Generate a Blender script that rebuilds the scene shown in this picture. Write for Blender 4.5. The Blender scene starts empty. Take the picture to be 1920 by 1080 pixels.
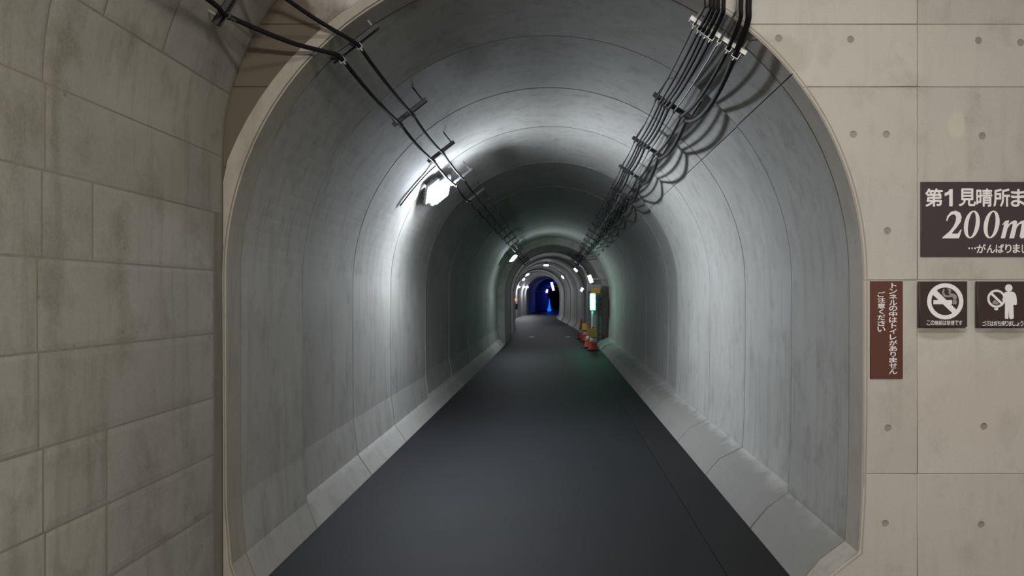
import bpy, bmesh, math, random
from math import sin, cos, pi, radians, sqrt, atan2
from mathutils import Vector, Matrix
random.seed(7)
sc = bpy.context.scene
COL = sc.collection

# ------------------------------------------------------------------ camera, world, lights, exposure
F = 1390.0; VX, VY, EYE = 1042.0, 555.0, 1.6
cd = bpy.data.cameras.new('camera'); cam = bpy.data.objects.new('camera', cd); COL.objects.link(cam)
cam.location = (0, 0, EYE); cam.rotation_euler = (radians(90), 0, 0)
cd.sensor_width = 36; cd.lens = F/1920*36
cd.shift_x = -(VX-960)/1920; cd.shift_y = (VY-540)/1920
cd.clip_start = .05; cd.clip_end = 300
cd.dof.use_dof = True; cd.dof.focus_distance = 4.0; cd.dof.aperture_fstop = 7
sc.camera = cam
sc.view_settings.view_transform = 'Standard'; sc.view_settings.look = 'None'
sc.view_settings.gamma = 1; sc.view_settings.use_curve_mapping = False; sc.view_settings.exposure = 0
w = bpy.data.worlds.new('world'); sc.world = w; w.use_nodes = True
w.node_tree.nodes['Background'].inputs[0].default_value = (.80, .90, 1, 1)
w.node_tree.nodes['Background'].inputs[1].default_value = .045

def area(name, loc, direction, sx, sy, power, col, spread=180):
    l = bpy.data.lights.new(name, 'AREA'); l.shape = 'RECTANGLE'; l.size = sx; l.size_y = sy
    l.energy = power; l.color = col; l.spread = radians(spread)
    o = bpy.data.objects.new(name, l); COL.objects.link(o); o.location = loc
    o.rotation_euler = Vector(direction).to_track_quat('-Z', 'Y').to_euler()
    return o
# ceiling fluorescent of the entrance hall (its fixture is built further down), just above the frame
area('hall_light_or_fill', (.75, .9, 3.74), (0, .25, -1), 1.2, .16, 78, (1, .955, .88))
area('hall_light_or_fill', (-.35, -3.2, 2.95), (.15, 1, -.25), 1.2, .16, 280, (1, .955, .88))  # unseen fill added behind the camera to light the end wall frontally

def at(x, y, d):
    return Vector(((x-VX)*d/F, d, EYE+(VY-y)*d/F))

# ------------------------------------------------------------------ materials
def mat(name): 
    m = bpy.data.materials.new(name); m.use_nodes = True
    return m, m.node_tree.nodes, m.node_tree.links, m.node_tree.nodes['Principled BSDF']
def plain(name, c, rough=.5, metal=0, emit=0, ecol=None, bump=0, var=.15):
    m, N, L, b = mat(name)
    b.inputs['Roughness'].default_value = rough; b.inputs['Metallic'].default_value = metal
    tc = N.new('ShaderNodeTexCoord'); n = N.new('ShaderNodeTexNoise'); n.inputs['Scale'].default_value = 25
    n.inputs['Detail'].default_value = 4
    L.new(tc.outputs['Object'], n.inputs['Vector'])
    mx = N.new('ShaderNodeMix'); mx.data_type = 'RGBA'
    mx.inputs['A'].default_value = (*[v*(1-var) for v in c], 1); mx.inputs['B'].default_value = (*[min(1, v*(1+var)) for v in c], 1)
    L.new(n.outputs['Fac'], mx.inputs['Factor']); L.new(mx.outputs['Result'], b.inputs['Base Color'])
    if bump:
        bp = N.new('ShaderNodeBump'); bp.inputs['Strength'].default_value = bump; bp.inputs['Distance'].default_value = .002
        L.new(n.outputs['Fac'], bp.inputs['Height']); L.new(bp.outputs['Normal'], b.inputs['Normal'])
    if emit:
        b.inputs['Emission Color'].default_value = (*(ecol or c), 1); b.inputs['Emission Strength'].default_value = emit
    return m
def concrete(name, c, c2, stain, streak=.5, rough=.82, blot=.5, pits=.4, seed=0, patches=(), cracks=0, mean=1.0):
    """base colour c mottled with c2; stain = colour of the dirty streaks; patches = (x, z, rx, rz, colour, strength) local tints, for stains and for painted-in light or shade"""
    m, N, L, b = mat(name)
    b.inputs['Roughness'].default_value = rough
    geo = N.new('ShaderNodeNewGeometry')
    def noise(scale, vec=(1, 1, 1), detail=5, rgh=.6):
        mp = N.new('ShaderNodeMapping'); mp.inputs['Scale'].default_value = vec; mp.inputs['Location'].default_value = (seed*3.1, seed*1.7, seed*2.3)
        L.new(geo.outputs['Position'], mp.inputs['Vector'])
        n = N.new('ShaderNodeTexNoise'); n.inputs['Scale'].default_value = scale; n.inputs['Detail'].default_value = detail; n.inputs['Roughness'].default_value = rgh
        L.new(mp.outputs['Vector'], n.inputs['Vector']); return n.outputs['Fac']
    def ramp(src, a, b_, lo=0., hi=1.):
        r = N.new('ShaderNodeMapRange'); r.inputs['From Min'].default_value = a; r.inputs['From Max'].default_value = b_
        r.inputs['To Min'].default_value = lo; r.inputs['To Max'].default_value = hi; L.new(src, r.inputs['Value']); return r.outputs['Result']
    def mix(fac, A, B, k=1.):
        mx = N.new('ShaderNodeMix'); mx.data_type = 'RGBA'
        if hasattr(fac, 'links'): L.new(fac, mx.inputs['Factor'])
        else: mx.inputs['Factor'].default_value = fac
        for key, v in (('A', A), ('B', B)):
            if hasattr(v, 'links'): L.new(v, mx.inputs[key])
            else: mx.inputs[key].default_value = (*v, 1)
        return mx.outputs['Result']
    def mul(a, k):
        q = N.new('ShaderNodeMath'); q.operation = 'MULTIPLY'; L.new(a, q.inputs[0])
        if hasattr(k, 'links'): L.new(k, q.inputs[1])
        else: q.inputs[1].default_value = k
        return q.outputs[0]
    n1 = noise(1.1); n2 = noise(5, (1, 1, .8)); n3 = noise(90, detail=2); n4 = noise(3.2, (3.5, 3.5, .35), 6)
    col = mix(ramp(n1, .35, .65), c, c2)
    col = mix(mul(ramp(n2, .52, .72), blot), col, stain)
    col = mix(mul(ramp(n4, .52, .72), streak), col, stain)
    # dark pits
    v = N.new('ShaderNodeTexVoronoi'); v.inputs['Scale'].default_value = 9; L.new(geo.outputs['Position'], v.inputs['Vector'])
    pit = ramp(v.outputs['Distance'], .05, .11, 1, 0)
    col = mix(mul(mul(pit, ramp(n2, .5, .6)), pits), col, tuple(.45*q for q in stain))
    # light grain
    col = mix(mul(ramp(n3, .35, .7), .22), col, tuple(min(1, q*1.3) for q in c))
    oi = N.new('ShaderNodeObjectInfo')
    hs = N.new('ShaderNodeHueSaturation'); L.new(ramp(oi.outputs['Random'], 0, 1, .92, 1.05), hs.inputs['Value']); L.new(col, hs.inputs['Color'])
    col = hs.outputs['Color']
    sep = N.new('ShaderNodeSeparateXYZ'); L.new(geo.outputs['Position'], sep.inputs[0])
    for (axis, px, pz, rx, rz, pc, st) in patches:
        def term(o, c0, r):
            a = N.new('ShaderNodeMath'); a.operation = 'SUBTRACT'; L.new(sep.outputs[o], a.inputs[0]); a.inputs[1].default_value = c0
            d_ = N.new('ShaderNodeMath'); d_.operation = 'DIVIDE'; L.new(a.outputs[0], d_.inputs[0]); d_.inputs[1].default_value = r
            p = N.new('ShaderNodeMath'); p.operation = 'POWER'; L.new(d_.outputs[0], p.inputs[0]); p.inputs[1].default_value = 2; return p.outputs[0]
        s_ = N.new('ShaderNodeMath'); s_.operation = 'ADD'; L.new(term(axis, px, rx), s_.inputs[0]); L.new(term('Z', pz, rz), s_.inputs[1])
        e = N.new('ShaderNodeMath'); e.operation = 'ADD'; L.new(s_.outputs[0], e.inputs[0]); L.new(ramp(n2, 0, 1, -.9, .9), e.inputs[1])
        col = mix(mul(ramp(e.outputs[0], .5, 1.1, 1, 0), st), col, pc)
    L.new(col, b.inputs['Base Color'])
    bp = N.new('ShaderNodeBump'); bp.inputs['Strength'].default_value = .35; bp.inputs['Distance'].default_value = .006
    h = N.new('ShaderNodeMath'); h.operation = 'ADD'; L.new(mul(n3, .25), h.inputs[0]); L.new(n2, h.inputs[1])
    h2 = N.new('ShaderNodeMath'); h2.operation = 'SUBTRACT'; L.new(h.outputs[0], h2.inputs[0]); L.new(mul(pit, .2), h2.inputs[1])
    L.new(h2.outputs[0], bp.inputs['Height']); L.new(bp.outputs['Normal'], b.inputs['Normal'])
    return m

M = {}
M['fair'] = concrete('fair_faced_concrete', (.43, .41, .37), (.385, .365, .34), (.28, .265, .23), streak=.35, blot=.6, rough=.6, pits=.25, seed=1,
    patches=(('X', 2.11, 2.50, .05, .085, (.60, .54, .40), .28), ('X', 2.2, 1.05, .5, .25, (.43, .35, .30), .25), ('X', 2.02, 1.40, .13, .035, (.22, .19, .13), .5), ('X', 2.36, 1.40, .13, .035, (.22, .19, .13), .5),  # first patch: warm lamp reflection painted into the wall colour
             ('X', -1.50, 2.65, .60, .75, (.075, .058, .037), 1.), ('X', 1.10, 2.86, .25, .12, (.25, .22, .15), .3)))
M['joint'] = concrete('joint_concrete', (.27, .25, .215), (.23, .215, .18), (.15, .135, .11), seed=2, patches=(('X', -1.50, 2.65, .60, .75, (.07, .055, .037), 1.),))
M['old'] = concrete('old_left_concrete', (.32, .305, .265), (.25, .235, .20), (.15, .137, .10), streak=.6, blot=.7, pits=.6, seed=3)
M['old_joint'] = concrete('old_joint_concrete', (.22, .20, .16), (.19, .17, .135), (.13, .115, .085), seed=4)
M['lining'] = concrete('tunnel_lining', (.285, .28, .262), (.235, .23, .215), (.145, .14, .125), streak=.6, blot=.6, pits=.45, seed=5,
    patches=(('X', 1.47, .02, .28, .30, (.125, .12, .108), .8), ('X', -1.69, .02, .10, .20, (.17, .16, .145), .5)))  # patches tone down the brightly lit kerbs, shade put into the colour
M['lining_joint'] = concrete('lining_joint', (.20, .195, .18), (.16, .155, .14), (.09, .09, .08), seed=6)
M['rim'] = concrete('portal_rim_concrete', (.29, .265, .225), (.25, .23, .19), (.16, .145, .115), seed=7)
M['asphalt'] = concrete('dark_asphalt', (.0080, .0084, .0100), (.0068, .0071, .0086), (.009, .009, .011), streak=0, blot=.4, pits=0, rough=.7, seed=8)
M['drain'] = concrete('drain_cover', (.0105, .0100, .0100), (.0085, .008, .008), (.006, .006, .006), streak=0, blot=.4, pits=0, rough=.7, seed=9)
M['cable'] = plain('black_cable', (.006, .006, .008), .7)
M['greycable'] = plain('grey_cable', (.10, .098, .095), .45)
M['bracket'] = plain('dull_bracket', (.05, .048, .05), .5, .5, bump=.2)
M['galv'] = plain('galvanised_steel', (.42, .42, .41), .42, .7, bump=.2)
M['brown'] = plain('dark_brown_enamel', (.036, .019, .017), .4, var=.06)
M['purple'] = plain('purple_brown_enamel', (.045, .030, .036), .42, var=.06)
M['redbrown'] = plain('red_brown_enamel', (.088, .028, .018), .45, var=.06)
M['white'] = plain('sign_white', (.74, .72, .72), .45, var=.04)
M['smoke'] = plain('sign_grey', (.27, .24, .26), .5, var=.04)
M['hole'] = plain('tie_hole_mortar', (.105, .096, .088), .9, bump=.5)
M['lens'] = plain('lit_lens', (1, 1, 1), .4, emit=270, ecol=(.90, .95, 1))
M['lens_near'] = plain('lit_lens_near', (1, 1, 1), .4, emit=660, ecol=(.84, .91, 1))
M['lens_second'] = plain('lit_lens_second', (1, 1, 1), .4, emit=420, ecol=(.85, .92, 1))
M['lens_far'] = plain('lit_lens_far', (1, 1, 1), .4, emit=2700, ecol=(.88, .92, 1))
M['tube'] = plain('lit_tube', (1, 1, 1), .4, emit=4, ecol=(1, .93, .8))
M['housing'] = plain('lamp_housing', (.45, .46, .48), .4, .3)
M['orange'] = plain('cone_orange', (.40, .045, .02), .5)
M['yellow'] = plain('yellow_board', (.50, .50, .06), .5)
M['band'] = plain('reflective_band', (.42, .42, .40), .4)
M['rubber'] = plain('black_rubber', (.03, .03, .03), .8)
M['steelgrey'] = plain('grey_cabinet', (.20, .215, .22), .5, .2)
M['darkgrey'] = plain('dark_louvre', (.09, .10, .105), .6, .2)
M['orangeplate'] = plain('orange_plate', (.52, .22, .03), .5)
M['greenlamp'] = plain('green_light', (.1, .9, .6), .4, emit=62, ecol=(.05, .85, .42))
M['greencore'] = plain('green_white_core', (.5, 1, .8), .4, emit=8, ecol=(.35, 1, .72))
M['bluelamp'] = plain('blue_light', (.05, .2, 1), .4, emit=1.6, ecol=(.0, .13, 1))
M['redlamp'] = plain('red_light', (1, .1, .05), .4, emit=3.5, ecol=(1, .10, .05))
M['pinklamp'] = plain('pale_light', (1, .8, .8), .4, emit=9, ecol=(1, .72, .72))
M['pipe'] = plain('white_pipe', (.45, .47, .47), .5)

for k_, q_ in (('asphalt', .12), ('drain', .12), ('cable', .2)): M[k_].node_tree.nodes['Principled BSDF'].inputs['Specular IOR Level'].default_value = q_
# ------------------------------------------------------------------ object helpers
def link(o, parent=None):
    COL.objects.link(o)
    if parent is not None: o.parent = parent
    return o
def mesh_obj(name, verts, faces, m, parent=None, smooth=False):
    me = bpy.data.meshes.new(name); me.from_pydata([tuple(v) for v in verts], [], faces); me.update()
    if m: me.materials.append(m)
    if smooth:
        for p in me.polygons: p.use_smooth = True
    return link(bpy.data.objects.new(name, me), parent)
def bm_obj(name, bm, m, parent=None, smooth=False):
    me = bpy.data.meshes.new(name); bm.normal_update(); bm.to_mesh(me); bm.free()
    me.materials.append(m)
    if smooth:
        for p in me.polygons: p.use_smooth = True
    return link(bpy.data.objects.new(name, me), parent)
def tag(o, label=None, cat=None, group=None, kind=None):
    if label: o['label'] = label
    if cat: o['category'] = cat
    if group: o['group'] = group
    if kind: o['kind'] = kind
    return o
def empty(name, loc, label, cat, group=None, rot=None):
    o = bpy.data.objects.new(name, None); o.empty_display_size = .1; COL.objects.link(o); o.location = loc
    if rot is not None: o.rotation_euler = rot
    return tag(o, label, cat, group)
def box(bm, c, s, mtx=None, bev=0):
    """add a (bevelled) box centred at c with full size s"""
    r = bmesh.ops.create_cube(bm, size=1)
    vs = r['verts']
    for v in vs: v.co = Vector((v.co.x*s[0]+c[0], v.co.y*s[1]+c[1], v.co.z*s[2]+c[2]))
    if bev:
        es = list({e for v in vs for e in v.link_edges})
        g = bmesh.ops.bevel(bm, geom=es, offset=bev, segments=2, affect='EDGES', profile=.5)
        vs = list({v for f in g['faces'] for v in f.verts} | {v for v in vs if v.is_valid})
    if mtx: bmesh.ops.transform(bm, matrix=mtx, verts=vs)
def cyl(bm, p0, p1, r0, r1=None, n=12, caps=True):
    p0, p1 = Vector(p0), Vector(p1); d = p1-p0
    g = bmesh.ops.create_cone(bm, cap_ends=caps, segments=n, radius1=r0, radius2=r0 if r1 is None else r1, depth=d.length)
    q = d.to_track_quat('Z', 'Y').to_matrix().to_4x4(); q.translation = (p0+p1)/2
    bmesh.ops.transform(bm, matrix=q, verts=g['verts'])
def ball(bm, c, r, n=12):
    g = bmesh.ops.create_uvsphere(bm, u_segments=n, v_segments=n//2+2, radius=r)
    bmesh.ops.translate(bm, vec=c, verts=g['verts'])
def lathe(name, prof, m, parent=None, n=24):
    vs = [(r*cos(2*pi*k/n), r*sin(2*pi*k/n), z) for r, z in prof for k in range(n)]
    fs = [(i*n+k, i*n+(k+1) % n, (i+1)*n+(k+1) % n, (i+1)*n+k) for i in range(len(prof)-1) for k in range(n)]
    fs += [tuple(range(n))[::-1], tuple(range((len(prof)-1)*n, len(prof)*n))]
    return mesh_obj(name, vs, fs, m, parent, True)
def sweep(pts, r, n=7):
    P = [Vector(p) for p in pts]; vs = []; fs = []; u = None
    for i, p in enumerate(P):
        t = (P[min(i+1, len(P)-1)]-P[max(i-1, 0)]).normalized()
        if u is None: u = t.orthogonal().normalized()
        u = (u-t*u.dot(t)).normalized(); v = t.cross(u)
        vs += [p+(u*cos(2*pi*k/n)+v*sin(2*pi*k/n))*r for k in range(n)]
    for i in range(len(P)-1):
        fs += [(i*n+k, i*n+(k+1) % n, (i+1)*n+(k+1) % n, (i+1)*n+k) for k in range(n)]
    fs += [tuple(range(n))[::-1], tuple(range((len(P)-1)*n, len(P)*n))]
    return vs, fs
def smooth_path(P, k=6):
    P = [Vector(p) for p in P]; out = []
    for i in range(len(P)-1):
        a, b, c, d = P[max(i-1, 0)], P[i], P[i+1], P[min(i+2, len(P)-1)]
        for j in range(k):
            t = j/k
            out.append(.5*((2*b)+(c-a)*t+(2*a-5*b+4*c-d)*t*t+(3*b-a-3*c+d)*t**3))
    return out+[P[-1]]
def flat_mesh(outlines, thick, bev=0.):
    """filled 2D outlines (holes allowed) as a slab; drawn in (x, z), front face towards -y at y=0"""
    cu = bpy.data.curves.new('outline', 'CURVE'); cu.dimensions = '2D'; cu.fill_mode = 'BOTH'
    cu.extrude = thick/2-bev; cu.bevel_depth = bev; cu.bevel_resolution = 1; cu.offset = -bev
    for pl in outlines:
        s = cu.splines.new('POLY'); s.points.add(len(pl)-1); s.use_cyclic_u = True
        for i, (x, y) in enumerate(pl): s.points[i].co = (x, y, 0, 1)
    return curve_to_mesh(cu, thick/2)
def curve_to_mesh(cu, back=0.):
    o = bpy.data.objects.new('tmp', cu); COL.objects.link(o)
    me = bpy.data.meshes.new_from_object(o, depsgraph=bpy.context.evaluated_depsgraph_get())
    bpy.data.objects.remove(o); bpy.data.curves.remove(cu)
    for v in me.vertices: v.co = Vector((v.co.x, -v.co.z+back, v.co.y))
    return me
def flat(name, outlines, thick, m, loc=(0, 0, 0), parent=None, bev=0.):
    me = flat_mesh(outlines, thick, bev); me.name = name; me.materials.clear(); me.materials.append(m)
    o = bpy.data.objects.new(name, me); o.location = loc; return link(o, parent)
def circ(cx, cy, r, n=20, sx=1, sy=1):
    return [(cx+r*sx*cos(2*pi*k/n), cy+r*sy*sin(2*pi*k/n)) for k in range(n)]

# ------------------------------------------------------------------ tunnel geometry
XC, ZC, R0 = -.06, 1.71, 1.68
MOUTH = 3.9; END = 104.0
CLP = [(0, 0), (18, 0), (25, -.04), (30, -.13), (36, -.36), (44, -.80), (50, -1.12), (55, -1.25), (62, -1.0), (75, -.3), (90, .95), (105, 3.6), (115, 6)]
def cx(y):                                  # centre line: straight, gentle left curve, then a right curve
    if y <= 18: return 0.
    for i in range(1, len(CLP)-2):
        if y <= CLP[i+1][0] or i == len(CLP)-3:
            (xa, a), (xb, b), (xc_, c), (xd, d) = CLP[i-1:i+3]
            h = xc_-xb; t = (y-xb)/h; m0 = (c-a)/(xc_-xa)*h; m1 = (d-b)/(xd-xb)*h
            if i == 1: m0 = 0
            return b*(2*t**3-3*t*t+1)+m0*(t**3-2*t*t+t)+c*(3*t*t-2*t**3)+m1*(t**3-t*t)
def R_at(y): return 1.68 if y < 5.1 else (1.75 if y < 10.3 else (1.84 if y < 24.6 else 1.60))
def profile(R, arc_step=3):
    """cross section from left floor edge over the crown to the right floor edge, (x, z) about the centre line"""
    k = R-R0
    L_ = [(-1.637, 0), (-1.71-k*.8, .184), (XC-R+.004, .5), (XC-R, 1.0), (XC-R, ZC)]
    A = [(XC-R*cos(radians(a)), ZC+R*sin(radians(a))) for a in range(arc_step, 180, arc_step)]
    Rr = [(XC+R, ZC), (XC+R, 1.0), (XC+R-.008, .55), (1.595+k, .25), (1.455, .145), (1.335, 0)]
    return L_+A+Rr
def right_x(z, extra=0.):                    # right edge of the mouth opening at height z
    P = [p for p in profile(R0)[::-1]]
    if z >= P[4][1]: return (XC+R0 if z <= ZC else XC+sqrt(max(0, R0**2-(z-ZC)**2)))+extra
    for a, b in zip(P, P[1:]):
        if b[1] >= z: return a[0]+(b[0]-a[0])*max(0, z-a[1])/(b[1]-a[1])+extra
def normals(P):
    out = []
    for i in range(len(P)):
        a, b = P[max(i-1, 0)], P[min(i+1, len(P)-1)]
        dx, dz = b[0]-a[0], b[1]-a[1]; l = sqrt(dx*dx+dz*dz)
        out.append((dz/l, -dx/l))          # towards the inside
    return out
def patch(P, y0, y1, proud, skirt, m, parent, name, bev=.012, gap=.004, ny=1, lo=True, hi=True, lj=False):
    """lining slab: profile points P between y0 and y1, its face proud of the profile by 'proud', edges sloping back"""
    Nn = normals(P); n = len(P); vs = []; fs = []
    ys = [y0+gap, y0+gap+bev]+[y0+gap+bev+(y1-y0-2*gap-2*bev)*j/ny for j in range(1, ny)]+[y1-gap-bev, y1-gap]
    def shrink(i, t):
        return P[i]
    Q = list(P)
    # end points pulled in along the profile by the gap
    def pull(a, b, d):
        l = sqrt((b[0]-a[0])**2+(b[1]-a[1])**2); return (a[0]+(b[0]-a[0])*d/l, a[1]+(b[1]-a[1])*d/l)
    rows = []
    prof = []
    g2, b2 = (gap, bev) if P is not None and not lj else (.0015, .003)
    if lo: prof += [(pull(P[0], P[1], g2), Nn[0], -skirt), (pull(P[0], P[1], g2+b2), Nn[0], proud)]
    else: prof += [(P[0], Nn[0], proud)]
    prof += [(P[i], Nn[i], proud) for i in range(1, n-1)]
    if hi: prof += [(pull(P[-1], P[-2], g2+b2), Nn[-1], proud), (pull(P[-1], P[-2], g2), Nn[-1], -skirt)]
    else: prof += [(P[-1], Nn[-1], proud)]
    if lj: prof = [(q0, q1, max(q2, -.005)) for q0, q1, q2 in prof]
    m_ = len(prof)
    for j, y in enumerate(ys):
        edge = j in (0, len(ys)-1)
        for (p, nn, h) in prof:
            hh = -skirt if edge else h
            vs.append((p[0]+nn[0]*hh+cx(y), y, p[1]+nn[1]*hh))
    for j in range(len(ys)-1):
        for i in range(m_-1):
            a = j*m_+i; fs.append((a, a+1, a+m_+1, a+m_))
    return mesh_obj(name, vs, fs, m, parent, False)
def shell(P, y0, y1, step, m, name, parent=None, off=0.):
    n = max(1, round((y1-y0)/step)); Nn = normals(P); vs = []; fs = []
    for j in range(n+1):
        y = y0+(y1-y0)*j/n
        vs += [(p[0]-nn[0]*off+cx(y), y, p[1]-nn[1]*off) for p, nn in zip(P, Nn)]
    k = len(P)
    for j in range(n):
        fs += [(j*k+i, j*k+i+1, (j+1)*k+i+1, (j+1)*k+i) for i in range(k-1)]
    return mesh_obj(name, vs, fs, m, parent, True)

# --- floors
def strip(name, xa, xb, y0, y1, z, m, thick=.12, curved=True):
    n = max(1, int((y1-y0)/1.5)) if curved else 1; vs = []; fs = []
    for j in range(n+1):
        y = y0+(y1-y0)*j/n; c = cx(y)
        vs += [(xa+c, y, z), (xb+c, y, z), (xb+c, y, z-thick), (xa+c, y, z-thick)]
    for j in range(n):
        a, b = j*4, j*4+4
        fs += [(a, a+1, b+1, b), (a+1, a+2, b+2, b+1), (a+2, a+3, b+3, b+2), (a+3, a, b, b+3)]
    fs += [(0, 3, 2, 1), (n*4, n*4+1, n*4+2, n*4+3)]
    return mesh_obj(name, vs, fs, m)
tag(strip('floor', -1.66, .978, MOUTH-.02, END, 0, M['asphalt']), kind='structure')
tag(strip('trim_1', .984, 1.36, MOUTH-.02, END, -.002, M['drain']), kind='structure')
tag(mesh_obj('floor', [(-1.80, -4, 0), (3.75, -4, 0), (3.75, MOUTH-.02, 0), (-1.80, MOUTH-.02, 0), (-1.80, -4, -.12), (3.75, -4, -.12), (3.75, MOUTH-.02, -.12), (-1.80, MOUTH-.02, -.12)],
    [(0, 1, 2, 3), (7, 6, 5, 4), (0, 4, 5, 1), (1, 5, 6, 2), (2, 6, 7, 3), (3, 7, 4, 0)], M['asphalt']), kind='structure')

# --- tunnel lining: backing shell + lining panels that stand proud of the joints
RA, RM, RB = R0, 1.75, 1.84
def step_face(Pa, Pb, y, parent):           # end face between two bores of different size
    big = [(XC+(p[0]-XC)*1.04, ZC+(p[1]-ZC)*1.04 if p[1] > ZC else p[1]) for p in Pb]; n_ = len(Pa); c = cx(y)
    vs = [(a[0]+c, y, a[1]) for a in Pa]+[(b[0]+c, y, b[1]) for b in big]
    mesh_obj('lining_step', vs, [(i, i+1, n_+i+1, n_+i) for i in range(n_-1)], M['lining'], parent)
lin = shell(profile(RA), MOUTH+.004, 5.1, .5, M['lining_joint'], 'wall_tunnel', off=.03); tag(lin, kind='structure')
linm = shell(profile(RM), 5.1, 10.3, .5, M['lining_joint'], 'wall_tunnel', off=.03); tag(linm, kind='structure')
def split_profile(R):
    P = profile(R)
    k = min(range(len(P)), key=lambda i: abs(P[i][0]-(XC+R*sin(radians(50))))+abs(P[i][1]-(ZC+R*cos(radians(50)))))
    return P[:k+1], P[k:]
for P in split_profile(RA): patch(P, MOUTH-.006, 4.09, .004, .02, M['rim'], lin, 'lining_panel', bev=.006, lj=True)
for P in split_profile(RA): patch(P, 4.09, 5.1, 0, .02, M['lining'], lin, 'lining_panel', bev=.008, lj=True)
step_face(profile(RA), profile(RM), 5.1, lin)
edges = [5.1, 6.62, 8.14, 10.3]
for y0, y1 in zip(edges, edges[1:]):
    h = random.uniform(-.002, .003)
    for P in split_profile(RM): patch(P, y0, y1, h+random.uniform(-.001, .001), .02, M['lining'], linm, 'lining_panel', bev=.008, lj=True)
PA, PB = profile(RM), profile(RB); n = len(PA)
step_face(PA, PB, 10.3, linm)
lin2 = shell(PB, 10.3, 24.6, .5, M['lining_joint'], 'wall_tunnel', off=.03); tag(lin2, kind='structure')
y = 10.3
while y < 24.2:
    y1 = y+1.43
    for P in split_profile(RB): patch(P, y, y1, random.uniform(-.004, .004), .02, M['lining'], lin2, 'lining_panel', bev=.008, lj=True, ny=3 if y > 17 else 1)
    y = y1
RC = 1.60; PC = profile(RC)
lin3 = shell(PC, 24.6, END, 1.0, M['lining'], 'wall_tunnel'); tag(lin3, kind='structure')
vs = [(a[0]+cx(24.6), 24.6, a[1]) for a in PC]+[(b[0]*1.03+cx(24.6), 24.6, b[1]*1.01) for b in PB]
mesh_obj('lining_step', vs, [(i, i+1, n+i+1, n+i) for i in range(n-1)], M['lining'], lin3)
# ribs that break the far bore into rings
for y in (28.4, 33.0, 37.5, 42.0, 47.0, 52.0):
    P = profile(1.61); Nn = normals(P); vs = []; k = len(P)
    for yy, h in ((y, -.03), (y+.02, .045), (y+.30, .045), (y+.32, -.03)):
        vs += [(p[0]+q[0]*h+cx(yy), yy, p[1]+q[1]*h) for p, q in zip(P, Nn)]
    fs = [(j*k+i, j*k+i+1, (j+1)*k+i+1, (j+1)*k+i) for j in range(3) for i in range(k-1)]
    mesh_obj('rib', vs, fs, M['lining'], lin3)

# --- entrance hall: vault profile (x, z) from the left floor up and over
VXL = -1.75
def vault(off=0.):
    P = [(VXL, 0), (VXL, .6), (VXL, 1.2), (VXL, 1.8), (VXL, 2.33)]
    P += [(-.4-1.35*cos(radians(a)), 2.33+1.35*sin(radians(a))) for a in range(1, 51, 1)]
    P += [(.982-3.5*cos(radians(a)), .683+3.5*sin(radians(a))) for a in range(52, 91, 2)]
    return P
VL = vault()
VR = [(2*.982-x, z) for x, z in VL[::-1]][1:]
def extr(P, y0, y1, m, name, off=.0):
    vs = [(x, y, z) for y in (y0, y1) for x, z in P]; k = len(P)
    return mesh_obj(name, vs, [(i, i+1, k+i+1, k+i) for i in range(k-1)], m)
iw = next(i for i, p in enumerate(VL) if p[1] > 3.45)
wl = tag(extr(VL[:iw+1], -4, MOUTH+.01, M['old_joint'], 'wall_left'), kind='structure')
tag(extr(VL[iw:]+VR[:len(VR)-iw], -4, MOUTH+.01, M['old'], 'ceiling'), kind='structure')
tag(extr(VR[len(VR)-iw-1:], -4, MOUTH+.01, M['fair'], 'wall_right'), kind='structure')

# left wall panels (formwork boards, about 0.31 m high); arc length parameter along the profile
def arc_points(P):
    s = [0.]
    for a, b in zip(P, P[1:]): s.append(s[-1]+sqrt((a[0]-b[0])**2+(a[1]-b[1])**2))
    return s
fineV = [(VXL, .05*i) for i in range(47)]+[(-.4-1.35*cos(radians(a)), 2.33+1.35*sin(radians(a))) for a in range(1, 51, 3)]+[(.982-3.5*cos(radians(a)), .683+3.5*sin(radians(a))) for a in range(52, 60, 2)]
SV = arc_points(fineV)
def sub_profile(s0, s1):
    def ip(s):
        for i in range(len(SV)-1):
            if SV[i+1] >= s:
                t = (s-SV[i])/(SV[i+1]-SV[i]); a, b = fineV[i], fineV[i+1]
                return (a[0]+(b[0]-a[0])*t, a[1]+(b[1]-a[1])*t)
        return fineV[-1]
    k = 4
    return [ip(s0+(s1-s0)*j/k) for j in range(k+1)]
rows = [.02, .50, .79, 1.08, 1.41, 1.73, 2.03, 2.33, 2.66, 2.98, 3.32, 3.65]
for r, (s0, s1) in enumerate(zip(rows, rows[1:])):
    P = sub_profile(s0, s1)
    xe = 3.80 if r < 6 else 3.893
    xs = [.6, 1.35+random.uniform(-.1, .1), 1.95+random.uniform(-.08, .08), 2.52+.02*sin(r*1.3), xe]
    if r in (1, 2): xs = xs[:4]+[2.88+random.uniform(-.05, .05), xe]
    if r == 8: xs = xs[:4]+[2.80, 3.22, xe]
    if r == 5: xs = xs[:4]+[2.80, xe]
    for a, b in zip(xs, xs[1:]):
        h = random.uniform(.0010, .0022)
        patch(P, a, b, h, -.0003, M['old'], wl, 'concrete_panel', bev=random.uniform(.015, .03), gap=random.uniform(.003, .006))

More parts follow.
